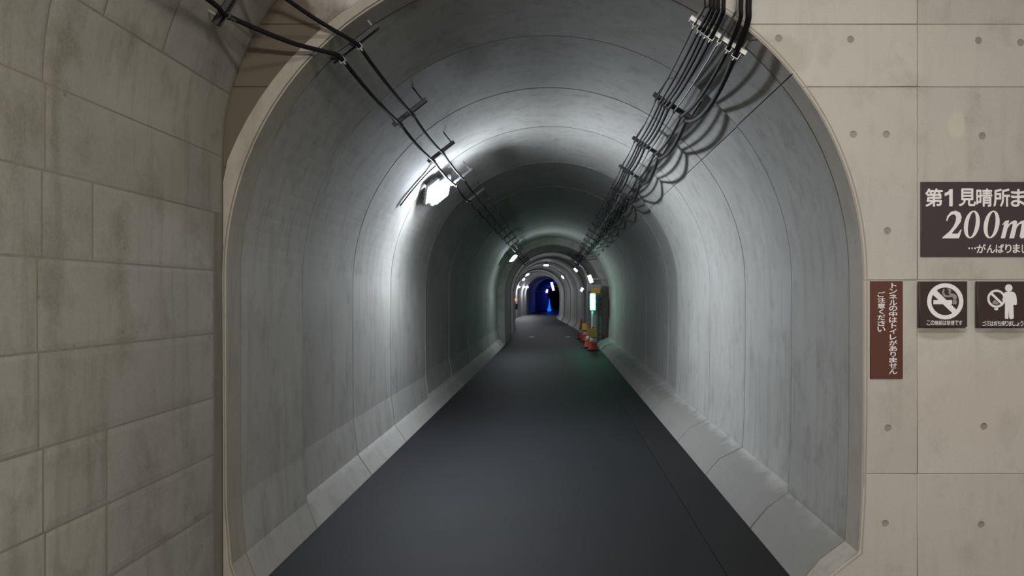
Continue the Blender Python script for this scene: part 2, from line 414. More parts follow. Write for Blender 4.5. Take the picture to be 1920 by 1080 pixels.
# --- end wall: backing + fair-faced panels with tie holes + portal rim
DW = MOUTH
def arc_half(z, r):
    return r if z <= ZC else (sqrt(max(0, r*r-(z-ZC)**2)))
RH = R0+.012
arch = [(-1.65, -.02), (-1.65, 0), (-1.722, .184), (XC-RH, .5)]+[(XC-RH*cos(radians(a)), ZC+RH*sin(radians(a))) for a in range(0, 181, 4)]+[(right_x(z)+.012, z) for z in (1.0, .55, .25, .145, .0)]+[(1.345, -.02)]
outer = [(x, z) for x, z in VL+VR]
poly = [(outer[-1][0], -.02), (1.345, -.02)]+arch[::-1][1:-1]+[(XC-RH, -.02), (outer[0][0]-.02, -.02)]+[(x, z) for x, z in outer[1:-1]]
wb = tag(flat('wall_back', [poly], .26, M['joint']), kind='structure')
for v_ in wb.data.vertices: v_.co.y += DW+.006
zs = [-.01, .665, 1.684, 2.70, 3.03, 4.05, 4.3]
XJ = at(1720, 0, DW).x
g = .0022
def zsteps(a, b, n=14): return [a+(b-a)*i/n for i in range(n+1)]
holes_px = [(1460, 72), (1595, 74), (1835, 76), (1914, 80), (1600, 252), (1662, 252), (1842, 255), (1664, 433), (1665, 803), (1845, 800), (1660, 982), (1840, 984)]
holes = [at(x, y, DW) for x, y in holes_px]
holes = [(h.x, h.z, .0185) for h in holes]
holes += [(2.9, h[1], .0185) for h in holes if 2.2 < h[0] < 2.3]
def vault_top(x):
    c = abs(x-.982); r = sqrt(max(0, 3.5**2-c*c)) + .683 if c < 2.2 else 0
    return r
RW = R0+.004
for z0, z1 in zip(zs, zs[1:]):
    if z0 > 4: continue
    a, b = z0+g, z1-g
    Z = zsteps(a, b, 24)
    def inhole(pts_l, pts_r):
        return
    top = lambda x: min(b, vault_top(x)-.002)
    # middle-right panel: from the arch (or the joint over the crown) to the joint XJ
    left = [(max(XC+arc_half(z, RW) if z > .6 else right_x(z, .004), .10+g) if z < ZC+RW else .10+g, z) for z in Z]
    right = [(XJ-g, a), (XJ-g, b)]
    hl = [circ(hx, hz, hr, 14) for hx, hz, hr in holes if hx < XJ and a < hz < b]
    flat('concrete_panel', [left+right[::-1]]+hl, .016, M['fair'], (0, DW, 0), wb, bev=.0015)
    hl = [circ(hx, hz, hr, 14) for hx, hz, hr in holes if XJ < hx < 3.6 and a < hz < b]
    xr = 3.70
    if b > 2.9:
        pr = [(XJ+g, a)]+[(min(xr, 2*.982-lx), z) for z in Z for lx in [max(VXL, (-.4-sqrt(max(0, 1.35**2-(z-2.33)**2))) if z < 3.364 else .982-sqrt(max(0, 3.5**2-(z-.683)**2)))]]+[(XJ+g, b)]
    else: pr = [(XJ+g, a), (xr, a), (xr, b), (XJ+g, b)]
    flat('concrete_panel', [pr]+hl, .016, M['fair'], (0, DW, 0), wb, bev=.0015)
    if z0 > 2.6:
        lr = [(min(XC-arc_half(z, RW), .10-g) if z < ZC+RW else .10-g, z) for z in Z]
        ll = [((-.4-sqrt(max(0, 1.35**2-(z-2.33)**2))) if z < 3.364 else .982-sqrt(max(0, 3.5**2-(z-.683)**2)), z) for z in Z]
        ll = [(min(p[0]+.003, q[0]-.002), p[1]) for p, q in zip(ll, lr)]
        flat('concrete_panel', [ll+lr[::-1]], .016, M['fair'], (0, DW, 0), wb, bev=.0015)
zl = zsteps(2.28, 2.70-g)
flat('concrete_panel', [[(VXL+.002 if z < 2.33 else -.4-sqrt(1.35**2-(z-2.33)**2), z) for z in zl]+[(XC-arc_half(z, RW), z) for z in zl][::-1]], .016, M['fair'], (0, DW, 0), wb, bev=.0015)
for hx, hz, hr in holes:
    bm = bmesh.new(); cyl(bm, (hx, DW+.015, hz), (hx, DW+.010, hz), hr*1.0, hr*.8, 14)
    box(bm, (hx+.002, DW+.0105, hz-.002), (.008, .006, .008), bev=.002)
    bm_obj('tie_hole_plug', bm, M['hole'], wb)
# raised rim around the arch, broad on the left and vanishing to the right
inn = [(XC-RW*cos(radians(a)), ZC+RW*sin(radians(a))) for a in range(0, 111, 4)]
out = [(XC-(RW+max(.004, .085*(1-max(0, a-20)/95.)))*cos(radians(a)), ZC+(RW+max(.004, .085*(1-max(0, a-20)/95.)))*sin(radians(a))) for a in range(0, 111, 4)]
out = [(max(x, VXL+.004) if z < 2.33 else max(x, -.4-sqrt(1.35**2-(z-2.33)**2)+.004), z) for x, z in out]
flat('portal_rim', [[(-1.641, 0), (-1.714, .184), (-1.738, .5)]+inn+out[::-1]+[(max(VXL+.004, XC-RW-.085), 0)]], .03, M['rim'], (0, DW-.014, 0), wb, bev=.004)

# ------------------------------------------------------------------ signs
GL = .0006
def glyphs(name, chars, m, parent, y, bold=.012):
    """chars = (text, x0, x1, ytop, ybottom) in photo pixels on the wall plane; each is fitted into its box"""
    V = []; Fc = []
    for txt, x0, x1, yt, yb in chars:
        cu = bpy.data.curves.new('text', 'FONT'); cu.body = txt; cu.size = 1
        me = curve_to_mesh(cu)
        xs = [v.co.x for v in me.vertices]; zz = [v.co.z for v in me.vertices]
        a = at(x0, yb, SD); b = at(x1, yt, SD)
        ax, bx, az, bz = min(xs), max(xs), min(zz), max(zz)
        kx = (b.x-a.x)/(bx-ax); kz = (b.z-a.z)/(bz-az)
        for i, (ox, oz) in enumerate(((0, 0), (bold, 0), (-bold, 0), (0, bold), (0, -bold))[:5 if bold else 1]):
            base = len(V)
            V += [(a.x+(v.co.x-ax+ox)*kx, y-.0001*i, a.z+(v.co.z-az+oz)*kz) for v in me.vertices]
            Fc += [tuple(base+q for q in p.vertices) for p in me.polygons]
        bpy.data.meshes.remove(me)
    o = mesh_obj(name, V, Fc, m, None); return setparent(o, parent)
def setparent(o, p):
    o.parent = p; o.matrix_parent_inverse = Matrix.Translation(-Vector(p.location)); return o
def board(name, x0, y0, x1, y1, d, thick, m, label, cat, bev=.002):
    a = at(x0, y1, d); b = at(x1, y0, d)
    t = empty(name, ((a.x+b.x)/2, d+thick, (a.z+b.z)/2), label, cat)
    w_, h_ = (b.x-a.x)/2, (b.z-a.z)/2
    flat('panel', [[(-w_, -h_), (w_, -h_), (w_, h_), (-w_, h_)]], thick, m, (0, -thick, 0), t, bev=bev)
    return t
SD = DW-.012                               # face of the distance sign
s1 = board('distance_sign', 1727, 341, 1982, 481, SD, .010, M['purple'], 'large dark purple-brown sign reading 200m in white, on the concrete wall', 'sign')
glyphs('lettering', [('第', 1735, 1767, 354, 387), ('見', 1798, 1829, 354, 386), ('晴', 1831, 1860, 354, 387), ('所', 1863, 1893, 354, 387), ('ま', 1896, 1922, 355, 387), ('で', 1928, 1958, 357, 386)], M['white'], s1, SD-GL, .022)
glyphs('lettering', [('…', 1816, 1829, 464, 467), ('が', 1831, 1848, 458, 474), ('ん', 1850, 1865, 459, 474), ('ば', 1867, 1882, 458, 474), ('り', 1885, 1896, 458, 474), ('ま', 1899, 1912, 458, 474), ('し', 1916, 1926, 459, 474), ('ょ', 1929, 1940, 463, 474), ('う', 1943, 1954, 458, 474)], M['white'], s1, SD-GL, .02)
NUM1 = [(1771, 362), (1777, 359.5), (1781, 354.5), (1786, 354.5), (1786, 387), (1779.5, 387), (1779.5, 364.5), (1771, 368)]
def px_outline(pts, c):                    # photo pixel outline -> local (x, z) about the board centre c
    return [((at(x, y, SD)-c).x, (at(x, y, SD)-c).z) for x, y in pts]
def bez(pts, n=8):                         # closed smooth outline through points (Catmull-Rom)
    out = []; k = len(pts)
    for i in range(k):
        a, b, c, d = [Vector(pts[(i+j-1) % k]) for j in range(4)]
        for j in range(n):
            t = j/n; out.append(tuple(.5*((2*b)+(c-a)*t+(2*a-5*b+4*c-d)*t*t+(3*b-a-3*c+d)*t**3)))
    return out
FIG = [0]
def figure(name, outs, m, parent, d=None):
    FIG[0] += 1
    c = Vector((parent.location.x, 0, parent.location.z))
    return flat(name, [px_outline(o, c) for o in outs], .0008, m, (0, (d or SD)-.0009-.00015*(FIG[0] % 8)-parent.location.y, 0), parent)
def zero(cx_, cy_, rx, ry, sh):
    def el(ax, ay): return [(cx_+ax*cos(2*pi*k/36)+sh*sin(2*pi*k/36)*ay/ry, cy_-ay*sin(2*pi*k/36)) for k in range(36)]
    return [el(rx, ry), el(rx*.47, ry*.90)]
two = [(1774, 414), (1776, 405), (1783, 397), (1792, 395), (1800, 399), (1803, 407), (1801, 416), (1794, 426), (1785, 436.5)]
two_l = [(1785, 438), (1796, 438), (1801, 430.5), (1803, 430.5), (1798, 447), (1766, 447), (1767, 445)]
two_in = [(1780, 434), (1788, 424), (1792, 414), (1792.5, 406), (1789.5, 402), (1784, 402.5), (1779, 407), (1776, 414.5)]
figure('numeral', [two+two_l+two_in], M['white'], s1)
for zc_ in (1822, 1859): figure('numeral', zero(zc_, 421, 14.6, 26, 3.6), M['white'], s1)
em = [(1879, 421), (1885, 414), (1892, 413), (1890, 421), (1898, 414.5), (1904, 413), (1907, 416), (1906, 421), (1914, 414.5), (1921, 413), (1925, 416), (1924, 422), (1920, 440), (1921, 442.5), (1926, 438), (1927, 439.5), (1921, 446), (1914, 447.5), (1911.5, 444),
      (1915, 424), (1915.5, 419.5), (1911, 420.5), (1906, 427), (1901, 447), (1892, 447), (1898, 424), (1898.5, 419.5), (1894, 421), (1889, 428), (1884, 447), (1876, 447), (1883, 419), (1880, 422.5)]
figure('numeral', [NUM1], M['white'], s1)
figure('letter', [em], M['white'], s1)

SD = DW-.010
s2 = board('notice_sign', 1632, 527, 1693, 710, SD, .008, M['redbrown'], 'tall narrow red-brown sign with two columns of white writing', 'sign', .001)
c1 = 'トンネルの中はトイレがありません'; c2 = 'ご注意ください'
ch = []
for i, c in enumerate(c1):
    w2 = {'ト': 4.5, 'り': 5, 'イ': 6, 'レ': 6}.get(c, 7.3); x = 1674.5+(1.5 if c == 'ト' else 0)
    ch.append((c, x-w2, x+w2, 530.5+i*10.75, 540+i*10.75))
glyphs('lettering', ch, M['white'], s2, SD-GL, .016); ch = []
for i, c in enumerate(c2):
    w2 = 7 if c not in 'く' else 4.5
    ch.append((c, 1652.5-w2, 1652.5+w2, 547+i*10.9, 556.5+i*10.9))
glyphs('lettering', ch, M['white'], s2, SD-GL, .016)

SD = DW-.045
def square_sign(x0, x1, name, label):
    t = board(name, x0, 527.5, x1, 613, SD, .022, M['brown'], label, 'sign', .003)
    for sx in (-.08, .08):
        for sz in (-.08, .08):
            bm = bmesh.new(); cyl(bm, (sx, .0, sz), (sx, .024, sz), .01, n=10); bm_obj('mount', bm, M['bracket'], t)
    return t
s3 = square_sign(1724, 1814, 'no_smoking_sign', 'square dark brown no smoking sign with a barred cigarette in a white ring')
K = lambda r, n=40: [(1772+r*1.0*cos(2*pi*k/n), 565+r*sin(2*pi*k/n)) for k in range(n)]
figure('ring', [K(34), K(26)], M['white'], s3)
q = sin(radians(45))
figure('bar', [[(1772-27*.78-3, 565-27*.64+4), (1772-27*.78+4, 565-27*.64-4), (1772+27*.66+4, 565+27*.76-4), (1772+27*.66-3, 565+27*.76+3)]], M['white'], s3)
figure('cigarette', [[(1750, 562.5), (1785, 562.5), (1785, 570.5), (1750, 570.5)]], M['white'], s3)
figure('cigarette_tip', [[(1786.5, 562.5), (1793.5, 562.5), (1793.5, 570.5), (1786.5, 570.5)]], M['smoke'], s3)
figure('smoke', [bez([(1769, 541), (1766, 549), (1770, 556), (1777, 557.5), (1786, 557), (1787, 561), (1793, 561), (1793, 554), (1787, 550.5), (1782, 550), (1783, 545), (1780, 541), (1775, 542), (1779, 545), (1778, 549), (1781, 553), (1774, 553.5), (1770, 549), (1771, 543)], 4)], M['smoke'], s3)
ch = []
for i, c in enumerate('この施設は禁煙です'): ch.append((c, 1737.5+i*7.5, 1744.2+i*7.5, 601, 609.5))
glyphs('lettering', ch, M['white'], s3, SD-GL, .01)
s4 = square_sign(1833, 1926, 'litter_sign', 'square dark brown sign with a white standing figure and barred litter')
K2 = lambda r, n=32: [(1868+r*cos(2*pi*k/n), 560+r*sin(2*pi*k/n)) for k in range(n)]
figure('ring', [K2(17), K2(13)], M['white'], s4)
figure('bar', [[(1857, 552), (1860, 548.5), (1880, 568), (1877, 571)]], M['white'], s4)
figure('litter', [[(1862, 564), (1866, 562), (1869, 566), (1872, 567), (1871, 571), (1865, 571), (1860, 569)]], M['smoke'], s4)
figure('litter', [[(1864, 578), (1870, 577), (1872, 580), (1869, 582), (1864, 581)]], M['white'], s4)
figure('person_head', [[(1891+7*cos(2*pi*k/24), 540+7*sin(2*pi*k/24)) for k in range(24)]], M['white'], s4)
figure('person_body', [bez([(1882, 551), (1885, 547.5), (1891, 547), (1899, 547), (1903, 550), (1905.5, 556), (1906.5, 568), (1905, 572), (1900.5, 571.5), (1900, 575), (1900.5, 590), (1900, 597), (1893, 597.5), (1892, 590), (1891.5, 580), (1891, 590), (1890, 597.5), (1884.5, 597), (1884, 590), (1884, 566), (1879, 563), (1881, 557)], 3)], M['white'], s4)
ch = []
for i, c in enumerate('ゴミは持ち帰りましょう'): ch.append((c, 1842+i*7.05, 1848.3+i*7.05, 602+(2.5 if c == 'ょ' else 0), 611))
glyphs('lettering', ch, M['white'], s4, SD-GL, .01)

# ------------------------------------------------------------------ cable brackets and cables
ORD = 'first second third fourth fifth sixth seventh eighth ninth tenth eleventh twelfth thirteenth fourteenth fifteenth sixteenth seventeenth eighteenth'.split()
RAIL = {'right': ((.742, 3.088), (1.007, 2.915)), 'left': ((-.975, 3.045), (-1.19, 2.878))}
def grow(y):                                # the rails follow the wider bore beyond the step
    return 0. if y < 10.3 else (.09 if y < 24.6 else -.08)
def rail_pt(side, u, y, off=0.):
    a, b = RAIL[side]; x = a[0]+(b[0]-a[0])*u; z = a[1]+(b[1]-a[1])*u
    n_ = Vector((XC-x, ZC-z)).normalized(); k = off-grow(y)
    return Vector((x+n_.x*k+cx(y), y, z+n_.y*k))
CAB_R = [(.06, .0045, 'cable', .010), (.17, .0085, 'cable', .022), (.24, .0085, 'cable', .03), (.32, .0100, 'cable', .03), (.42, .0110, 'cable', .04), (.57, .0065, 'greycable', .02), (.77, .0110, 'cable', .045), (.93, .0160, 'cable', .095)]
CAB_L = [(.47, .0110, 'cable', .02), (.90, .0120, 'cable', .03)]
YS = [4.0+1.5*i for i in range(18)]
def make_bracket(side, y, k, cabs, y_dir=Vector((0, 1, 0))):
    a3 = rail_pt(side, 0, y); b3 = rail_pt(side, 1, y); mid = (a3+b3)/2
    m_ = M['galv'] if (side == 'right' and k == 0) else M['bracket']
    how = 'pale galvanised' if (side == 'right' and k == 0) else 'dark'
    t = empty('cable_bracket', mid, f'{how} steel cable rail, {ORD[k]} from the tunnel mouth on the {side} of the vault', 'bracket', f'cable brackets on the {side} of the vault')
    ux = (b3-a3).normalized(); nz = (Vector((XC+cx(y)-mid.x, 0, ZC-mid.z))); nz = (nz-ux*nz.dot(ux)).normalized(); uy = nz.cross(ux)
    mt = Matrix((ux, uy, nz)).transposed().to_4x4()
    L_ = (b3-a3).length+.04
    bm = bmesh.new()                        # C channel
    box(bm, (0, 0, -.012), (L_, .04, .004), mt)
    for s in (-1, 1):
        box(bm, (0, s*.0185, 0), (L_, .003, .026), mt); box(bm, (0, s*.0135, .0125), (L_, .010, .0025), mt)
    bm_obj('channel', bm, m_, t)
    gap = R_at(y)-(Vector((mid.x-cx(y)-XC, mid.z-ZC)).length)
    for s in (-.42, .42):
        bm = bmesh.new(); cyl(bm, mt @ Vector((s*L_, 0, -.012)), mt @ Vector((s*L_, 0, -max(.03, gap)-.015)), .006, n=8)
        cyl(bm, mt @ Vector((s*L_, 0, -.009)), mt @ Vector((s*L_, 0, .0)), .011, n=6)
        bm_obj('anchor_bolt', bm, M['galv'] if k == 0 else M['bracket'], t)
    if k < 9:
        for (u, r, mm, sg) in cabs:
            c = mt.inverted() @ (rail_pt(side, u, y)-mid)
            bm = bmesh.new()
            for s in (-1, 1): box(bm, (c.x+s*(r+.003), 0, .014+r), (.003, .024, 2*r+.006), mt)
            box(bm, (c.x, 0, .0185+2*r), (2*r+.009, .024, .003), mt)
            cyl(bm, mt @ Vector((c.x, 0, .017+2*r)), mt @ Vector((c.x, 0, .034+2*r)), .004, n=6)
            bm_obj('clamp', bm, M['galv'] if k == 0 else M['bracket'], t)
    return t
for side, cabs in (('right', CAB_R), ('left', CAB_L)):
    for k, y in enumerate(YS): make_bracket(side, y, k, cabs)
def run(side, u, r, sag):
    pts = []
    for k, y in enumerate(YS):
        ph = random.uniform(.75, 1.25); sw = random.uniform(-.006, .006)
        for j in range(8):
            t = j/8; yy = y+1.5*t
            if k == len(YS)-1 and j: continue
            p = rail_pt(side, u, yy, .0165+r)
            if grow(y) != grow(y+1.5):
                q_ = rail_pt(side, u, y+1.5, .0165+r); p0 = rail_pt(side, u, y, .0165+r); p = p0.lerp(q_, t)
            p.z -= sag*ph*4*t*(1-t)
            p.x += sw*4*t*(1-t); pts.append(p)
    return pts
names_r = ['thinnest black cable at the inner end of the right-hand rails', 'black cable, second from the inner end of the right-hand rails', 'black cable, third from the inner end of the right-hand rails',
           'black cable, fourth from the inner end of the right-hand rails', 'black cable just left of the thin grey cable, right-hand rails', 'thin grey cable between the black ones on the right-hand rails',
           'black cable between the thin grey and the thickest, right-hand rails', 'thickest, deepest sagging black cable at the outer end, right-hand rails']
topx = [1322, 1332, 1339, 1347, 1357, 1383, 1390, 1404]
for i, (u, r, mm, sag) in enumerate(CAB_R):
    pts = run('right', u, r, sag)
    p0 = pts[0]; d = DW-.14; tx = at(topx[i], 0, d); A_ = Vector(tx); B_ = p0.lerp(A_, .5)
    head = [(tx.x+.03, d+.02, 4.0), (tx.x+.02, d, 3.5), tx, (B_.x+.012, DW-.09, B_.z)]
    pts = smooth_path([Vector(h_) for h_ in head]+pts[:3], 7)+pts[3:]
    v, f = sweep(pts, r)
    tag(mesh_obj('cable', v, f, M[mm], None, True), names_r[i], 'cable', 'cables along the right of the vault')
# wall bracket that holds the upper left ends, and one over the mouth for the right bundle
def left_wall_rail(y, label, z0, z1, k):
    def pz(z): return Vector((-.4-sqrt(1.35**2-(z-2.33)**2), y, z))
    a3, b3 = pz(z0)+Vector((.06, 0, -.02)), pz(z1)+Vector((.06, 0, -.02)); mid = (a3+b3)/2
    t = empty('cable_bracket', mid, label, 'bracket', 'cable brackets on the left of the vault')
    ux = (b3-a3).normalized(); uy = Vector((0, 1, 0)); nz = ux.cross(uy)
    if nz.x < 0: nz = -nz; uy = -uy
    mt = Matrix((ux, uy, nz)).transposed().to_4x4(); L_ = (b3-a3).length+.05
    bm = bmesh.new(); box(bm, (0, 0, -.012), (L_, .04, .004), mt)
    for s in (-1, 1):
        box(bm, (0, s*.0185, 0), (L_, .003, .026), mt); box(bm, (0, s*.0135, .0125), (L_, .010, .0025), mt)
    bm_obj('channel', bm, M['bracket'], t)
    for s in (-.4, .4):
        bm = bmesh.new(); cyl(bm, mt @ Vector((s*L_, 0, .0)), mt @ Vector((s*L_, 0, -.07)), .006, n=8); bm_obj('anchor_bolt', bm, M['galv'], t)
    return a3, b3, nz, t
la, lb, ln, lt = left_wall_rail(3.44, 'dark steel cable rail on the left side wall before the tunnel mouth', 2.90, 3.18, 0)
lc, ldd, ln2, lt2 = left_wall_rail(1.9, 'dark steel cable rail on the left side wall, just out of the picture', 2.90, 3.18, 0)
for i, (u, r, mm, sag) in enumerate(CAB_L):
    pts = run('left', u, r, sag)
    f_ = (.12, .80)[1-i]
    w1 = la.lerp(lb, f_)+ln*(.0165+r); w2 = lc.lerp(ldd, f_)+ln2*(.0165+r)
    mid = (w1+pts[0])/2+Vector((0, 0, -.012))
    head = [w2+Vector((0, -.5, 0)), w2, (w2+w1)/2+Vector((0, 0, -.03)), w1-Vector((0, .15, 0)), w1, mid, pts[0]+Vector((-.02, -.08, .005))]
    pts = smooth_path(head+pts[:3], 7)+pts[3:]
    v, f = sweep(pts, r)
    tag(mesh_obj('cable', v, f, M[mm], None, True), ('upper black cable on the left side wall and rails', 'lower black cable on the left side wall and rails')[i], 'cable', 'cables along the left of the vault')
    bm = bmesh.new()
    cyl(bm, w1-Vector((0, .012, 0)), w1+Vector((0, .012, 0)), r+.004, n=10); cyl(bm, w1+ln*r, w1+ln*(r+.03), .005, n=6)
    setparent(bm_obj('clamp', bm, M['bracket']), lt)
# thin loose lead on the left wall lamp
# ------------------------------------------------------------------ lamps
def floodlight(loc, aim, roll, sc_, lens, label, group=None, wall=None, heads=2):
    t = empty('floodlight', loc, label, 'light', group)
    q_ = Vector(aim).to_track_quat('-Z', 'Y').to_matrix().to_4x4() @ Matrix.Rotation(roll, 4, 'Z') @ Matrix.Scale(sc_, 4)
    if heads == 2: H = [(-.045, .055, 0, .24, .17), (.05, -.075, .01, .22, .10)]
    else: H = [(0, 0, 0, .26, .2)]
    for (hx, hy, hz, w_, h_) in H:
        bm = bmesh.new(); box(bm, (hx, hy, .03+hz), (w_+.045, h_+.045, .03), q_, bev=.006)
        for j in range(5): box(bm, (hx-w_*.4+j*w_*.2, hy, .065+hz), (.006, h_*.85, .03), q_)
        bm_obj('housing', bm, M['housing'], t)
        bm = bmesh.new(); box(bm, (hx, hy, .008+hz), (w_*.96, h_*.96, .028), q_, bev=.008)
        bm_obj('lens', bm, lens, t)
    if heads == 2:
        bm = bmesh.new(); ball(bm, (0, 0, 0), .036, 14); bmesh.ops.transform(bm, matrix=q_ @ Matrix.Translation((.115, -.10, .02)), verts=bm.verts)
        bm_obj('side_lens', bm, lens, t)
    bm = bmesh.new()
    wv = (Vector(wall)-Vector(loc)) if wall is not None else q_ @ Vector((0, 0, .14))
    cyl(bm, q_ @ Vector((0, 0, .05)), wv, .012, n=8); cyl(bm, wv*.93, wv, .04, n=12)
    bm_obj('bracket', bm, M['bracket'], t)
    return t
NL = at(824, 361, 8.25)
cdir = Vector((XC-NL.x, 0, ZC-NL.z)).normalized()
wallp = NL-cdir*(.085+.0)
floodlight(NL, (.74, -.14, -.62), radians(38), 1.22, M['lens_near'], 'large floodlight on the left of the vault, nearest to the tunnel mouth', 'floodlights along the tunnel', wall=NL-cdir*(RM-Vector((NL.x-XC, NL.z-ZC)).length+.02))
bm = bmesh.new()                            # conduit drop to the lamp
def on_wall(a_deg, y, off, R=1.75):
    a = radians(a_deg); return Vector((XC+(R-off)*sin(a)+cx(y), y, ZC+(R-off)*cos(a)))
v, f = sweep(smooth_path([on_wall(-43, 7.7, .03), on_wall(-48, 7.75, .012), on_wall(-55, 7.7, .012), on_wall(-62, 7.6, .012)], 5), .007)
tag(mesh_obj('lamp_lead', v, f, M['cable'], None, True), 'thin dark cable running down the vault left of the nearest floodlight', 'cable')
def far_lamp(px, py, y, R, aim, lens, label, sc_=.75, side=-1):
    """lamp seen at the pixel, slid along its sight line to sit on the lining"""
    p = at(px, py, y); c = Vector((XC+cx(y), 0, ZC)); v_ = Vector((p.x-c.x, 0, p.z-c.z))
    if v_.length > R-.16 or v_.length < R-.40:
        v_ = v_.normalized()*(R-.2); p = Vector((c.x+v_.x, y, c.z+v_.z)) if p.z > 2.2 else p
    aim = (-v_.normalized()*.9+Vector((0, -.15, 0)))
    return floodlight(p, aim, random.uniform(-.6, .6), sc_, lens, label, 'floodlights along the tunnel', wall=p+v_.normalized()*(R-v_.length+.03), heads=1)
far_lamp(963, 485, 22.4, RB, (.62, -.78, -.12), M['lens_second'], 'second floodlight along the left wall, a small white glow', 1.)
far_lamp(1083, 503, 30.5, 1.60, (-.55, -.80, -.2), M['lens'], 'floodlight on the right wall above and left of the green lamp')
far_lamp(1055, 520, 41, 1.60, (-.5, -.85, -.1), M['lens'], 'round white floodlight on the right wall beside the blue bore')
far_lamp(1024, 495, 36.5, 1.60, (0, -.9, -.45), M['lens'], 'floodlight under the crown in the middle of the far vault')
far_lamp(986, 512, 43.5, 1.60, (.5, -.85, -.1), M['lens'], 'floodlight high on the far left wall, upper of a close pair')
far_lamp(982, 524, 50, 1.60, (.5, -.85, -.1), M['lens'], 'floodlight high on the far left wall, lower of a close pair')
for px_, w_ in ((973, 'leftmost'), (983, 'middle'), (989, 'rightmost')):
    yy = min((54+.05*i for i in range(500)), key=lambda q: abs((px_-VX)*q/F-(XC-RC+cx(q)+.17)))
    p = at(px_, 538.5, yy)
    floodlight(p, (.30, -.45, -.80), 0, .4, M['lens_far'], f'{w_} of the three white lamps in a row on the far left wall', 'floodlights along the tunnel', wall=Vector((XC-RC+cx(yy)-.02, yy, p.z)), heads=1)
# ------------------------------------------------------------------ right side: cabinet, green lamp, cones
cy = 24.2
ca, cb = at(1101, 533, cy), at(1128, 533, cy)
cw = cb.x-ca.x; cxm = (ca.x+cb.x)/2; chh = 1.98
t = empty('grey_cabinet', (cxm, cy+.15, 0), 'tall narrow grey steel cabinet against the right wall behind the cones', 'cabinet')
bm = bmesh.new(); box(bm, (0, .0, chh/2), (cw, .30, chh), bev=.01); bm_obj('body', bm, M['steelgrey'], t)
for s in (-1, 1):
    bm = bmesh.new(); box(bm, (s*cw*.36, -.155, chh*.46), (cw*.26, .012, chh*.86))
    lp = bm_obj('louvred_door', bm, M['darkgrey'], t)
    for j in range(9):
        bm = bmesh.new(); box(bm, (s*cw*.36, -.166, chh*.14+j*chh*.08), (cw*.2, .012, .02), bev=.003); bm_obj('louvre', bm, M['steelgrey'], lp)
bm = bmesh.new(); box(bm, (0, -.158, chh*.44), (cw*.34, .018, chh*.84)); bm_obj('centre_panel', bm, M['steelgrey'], t)
pz_ = at(1117, 545, cy).z
bm = bmesh.new(); box(bm, (at(1117, 0, cy).x-cxm, -.165, pz_), (.30, .02, .16), bev=.006); bm_obj('header_plate', bm, M['orangeplate'], t)
gp = at(1111, 566, cy-.22)
g_ = empty('green_lamp', gp, 'bright green glowing upright lamp on the front of the grey cabinet', 'lamp')
gh = at(0, 552, cy-.12).z-at(0, 582, cy-.12).z
bm = bmesh.new(); box(bm, (0, .06, 0), (.17, .06, gh+.05), bev=.01); box(bm, (.10, -.04, 0), (.02, .22, gh+.05), bev=.004); bm_obj('housing', bm, M['darkgrey'], g_)  # side plate added to keep the green light off the right wall
bm = bmesh.new(); box(bm, (0, .01, 0), (.14, .05, gh), bev=.02); bm_obj('lens', bm, M['greenlamp'], g_)
bm = bmesh.new(); cyl(bm, (.01, -.03, -gh*.32), (.01, -.03, gh*.36), .032, n=12); bm_obj('tube', bm, M['greencore'], g_)
bm = bmesh.new(); pp = at(1110.5, 0, cy-.14)
cyl(bm, (pp.x, cy-.14, 0), (pp.x, cy-.14, gp.z-gh/2-.03), .035, n=12); cyl(bm, (pp.x, cy-.14, 0), (pp.x, cy-.14, .03), .07, n=16)
tag(bm_obj('post', bm, M['pipe']), 'slim white post standing below the green lamp', 'post')
# small white lamp above the cabinet and little bright fitting left of it
def small_fitting(name, px, py, y, s, m, label, cat, slant=.3):
    p = at(px, py, y); side = 1 if p.x > cx(y) else -1
    xw = XC+cx(y)+side*1.60
    if p.z > ZC: xw = XC+cx(y)+side*sqrt(1.60**2-(p.z-ZC)**2)
    t_ = empty(name, p, label, cat)
    q_ = Matrix.Rotation(slant, 4, 'Y')
    bm = bmesh.new(); box(bm, (0, 0, 0), s, q_, bev=min(s)*.2); bm_obj('lens', bm, m, t_)
    bm = bmesh.new(); box(bm, (side*.0, s[1]*.5+.03, 0), (s[0]*1.1, .05, s[2]*1.05), q_, bev=.008); cyl(bm, (0, s[1]*.5+.03, 0), (xw-p.x+side*.02, s[1]*.5+.03, 0), .015, n=8)
    bm_obj('housing', bm, M['housing'], t_)
    return t_
M['soft'] = plain('soft_white_lens', (.9, .95, 1), .4, emit=3.0, ecol=(.85, .95, .92))
M['softdim'] = plain('emissive_glint', (.9, .95, 1), .3, emit=1.6, ecol=(.85, .92, 1))
small_fitting('wall_lamp_or_glow', 1107, 523, 24.4, (.12, .08, .26), M['soft'], 'small white wall lamp just above the grey cabinet', 'lamp', -.35)
small_fitting('wall_lamp_or_glow', 1091, 543, 29, (.10, .06, .16), M['softdim'], 'small glinting fitting on the right wall left of the cabinet', 'lamp', .5)  # glint put in as emission
small_fitting('alarm_lamp', 967.5, 562, 44, (.13, .08, .15), M['redlamp'], 'small red alarm lamp at the edge of the far left wall', 'lamp', 0)
small_fitting('wall_lamp_or_glow', 1025.5, 546, 72, (.14, .08, .30), M['pinklamp'], 'faint pale lamp deep in the blue part of the bore', 'lamp', .3)
small_fitting('wall_lamp_or_glow', 1036, 537, 66, (.20, .08, .75), M['softdim'], 'pale curved glint on the right wall of the blue bore', 'lamp', -.25)  # lit stretch of wall put in as an emissive strip
p = at(968.5, 575, 44.2); bm = bmesh.new(); box(bm, (0, 0, 0), (.14, .12, .34), bev=.02); o = bm_obj('hydrant_box', bm, M['rubber']); o.location = (max(p.x, XC-1.60+cx(44.2)+.06), 44.2, p.z)
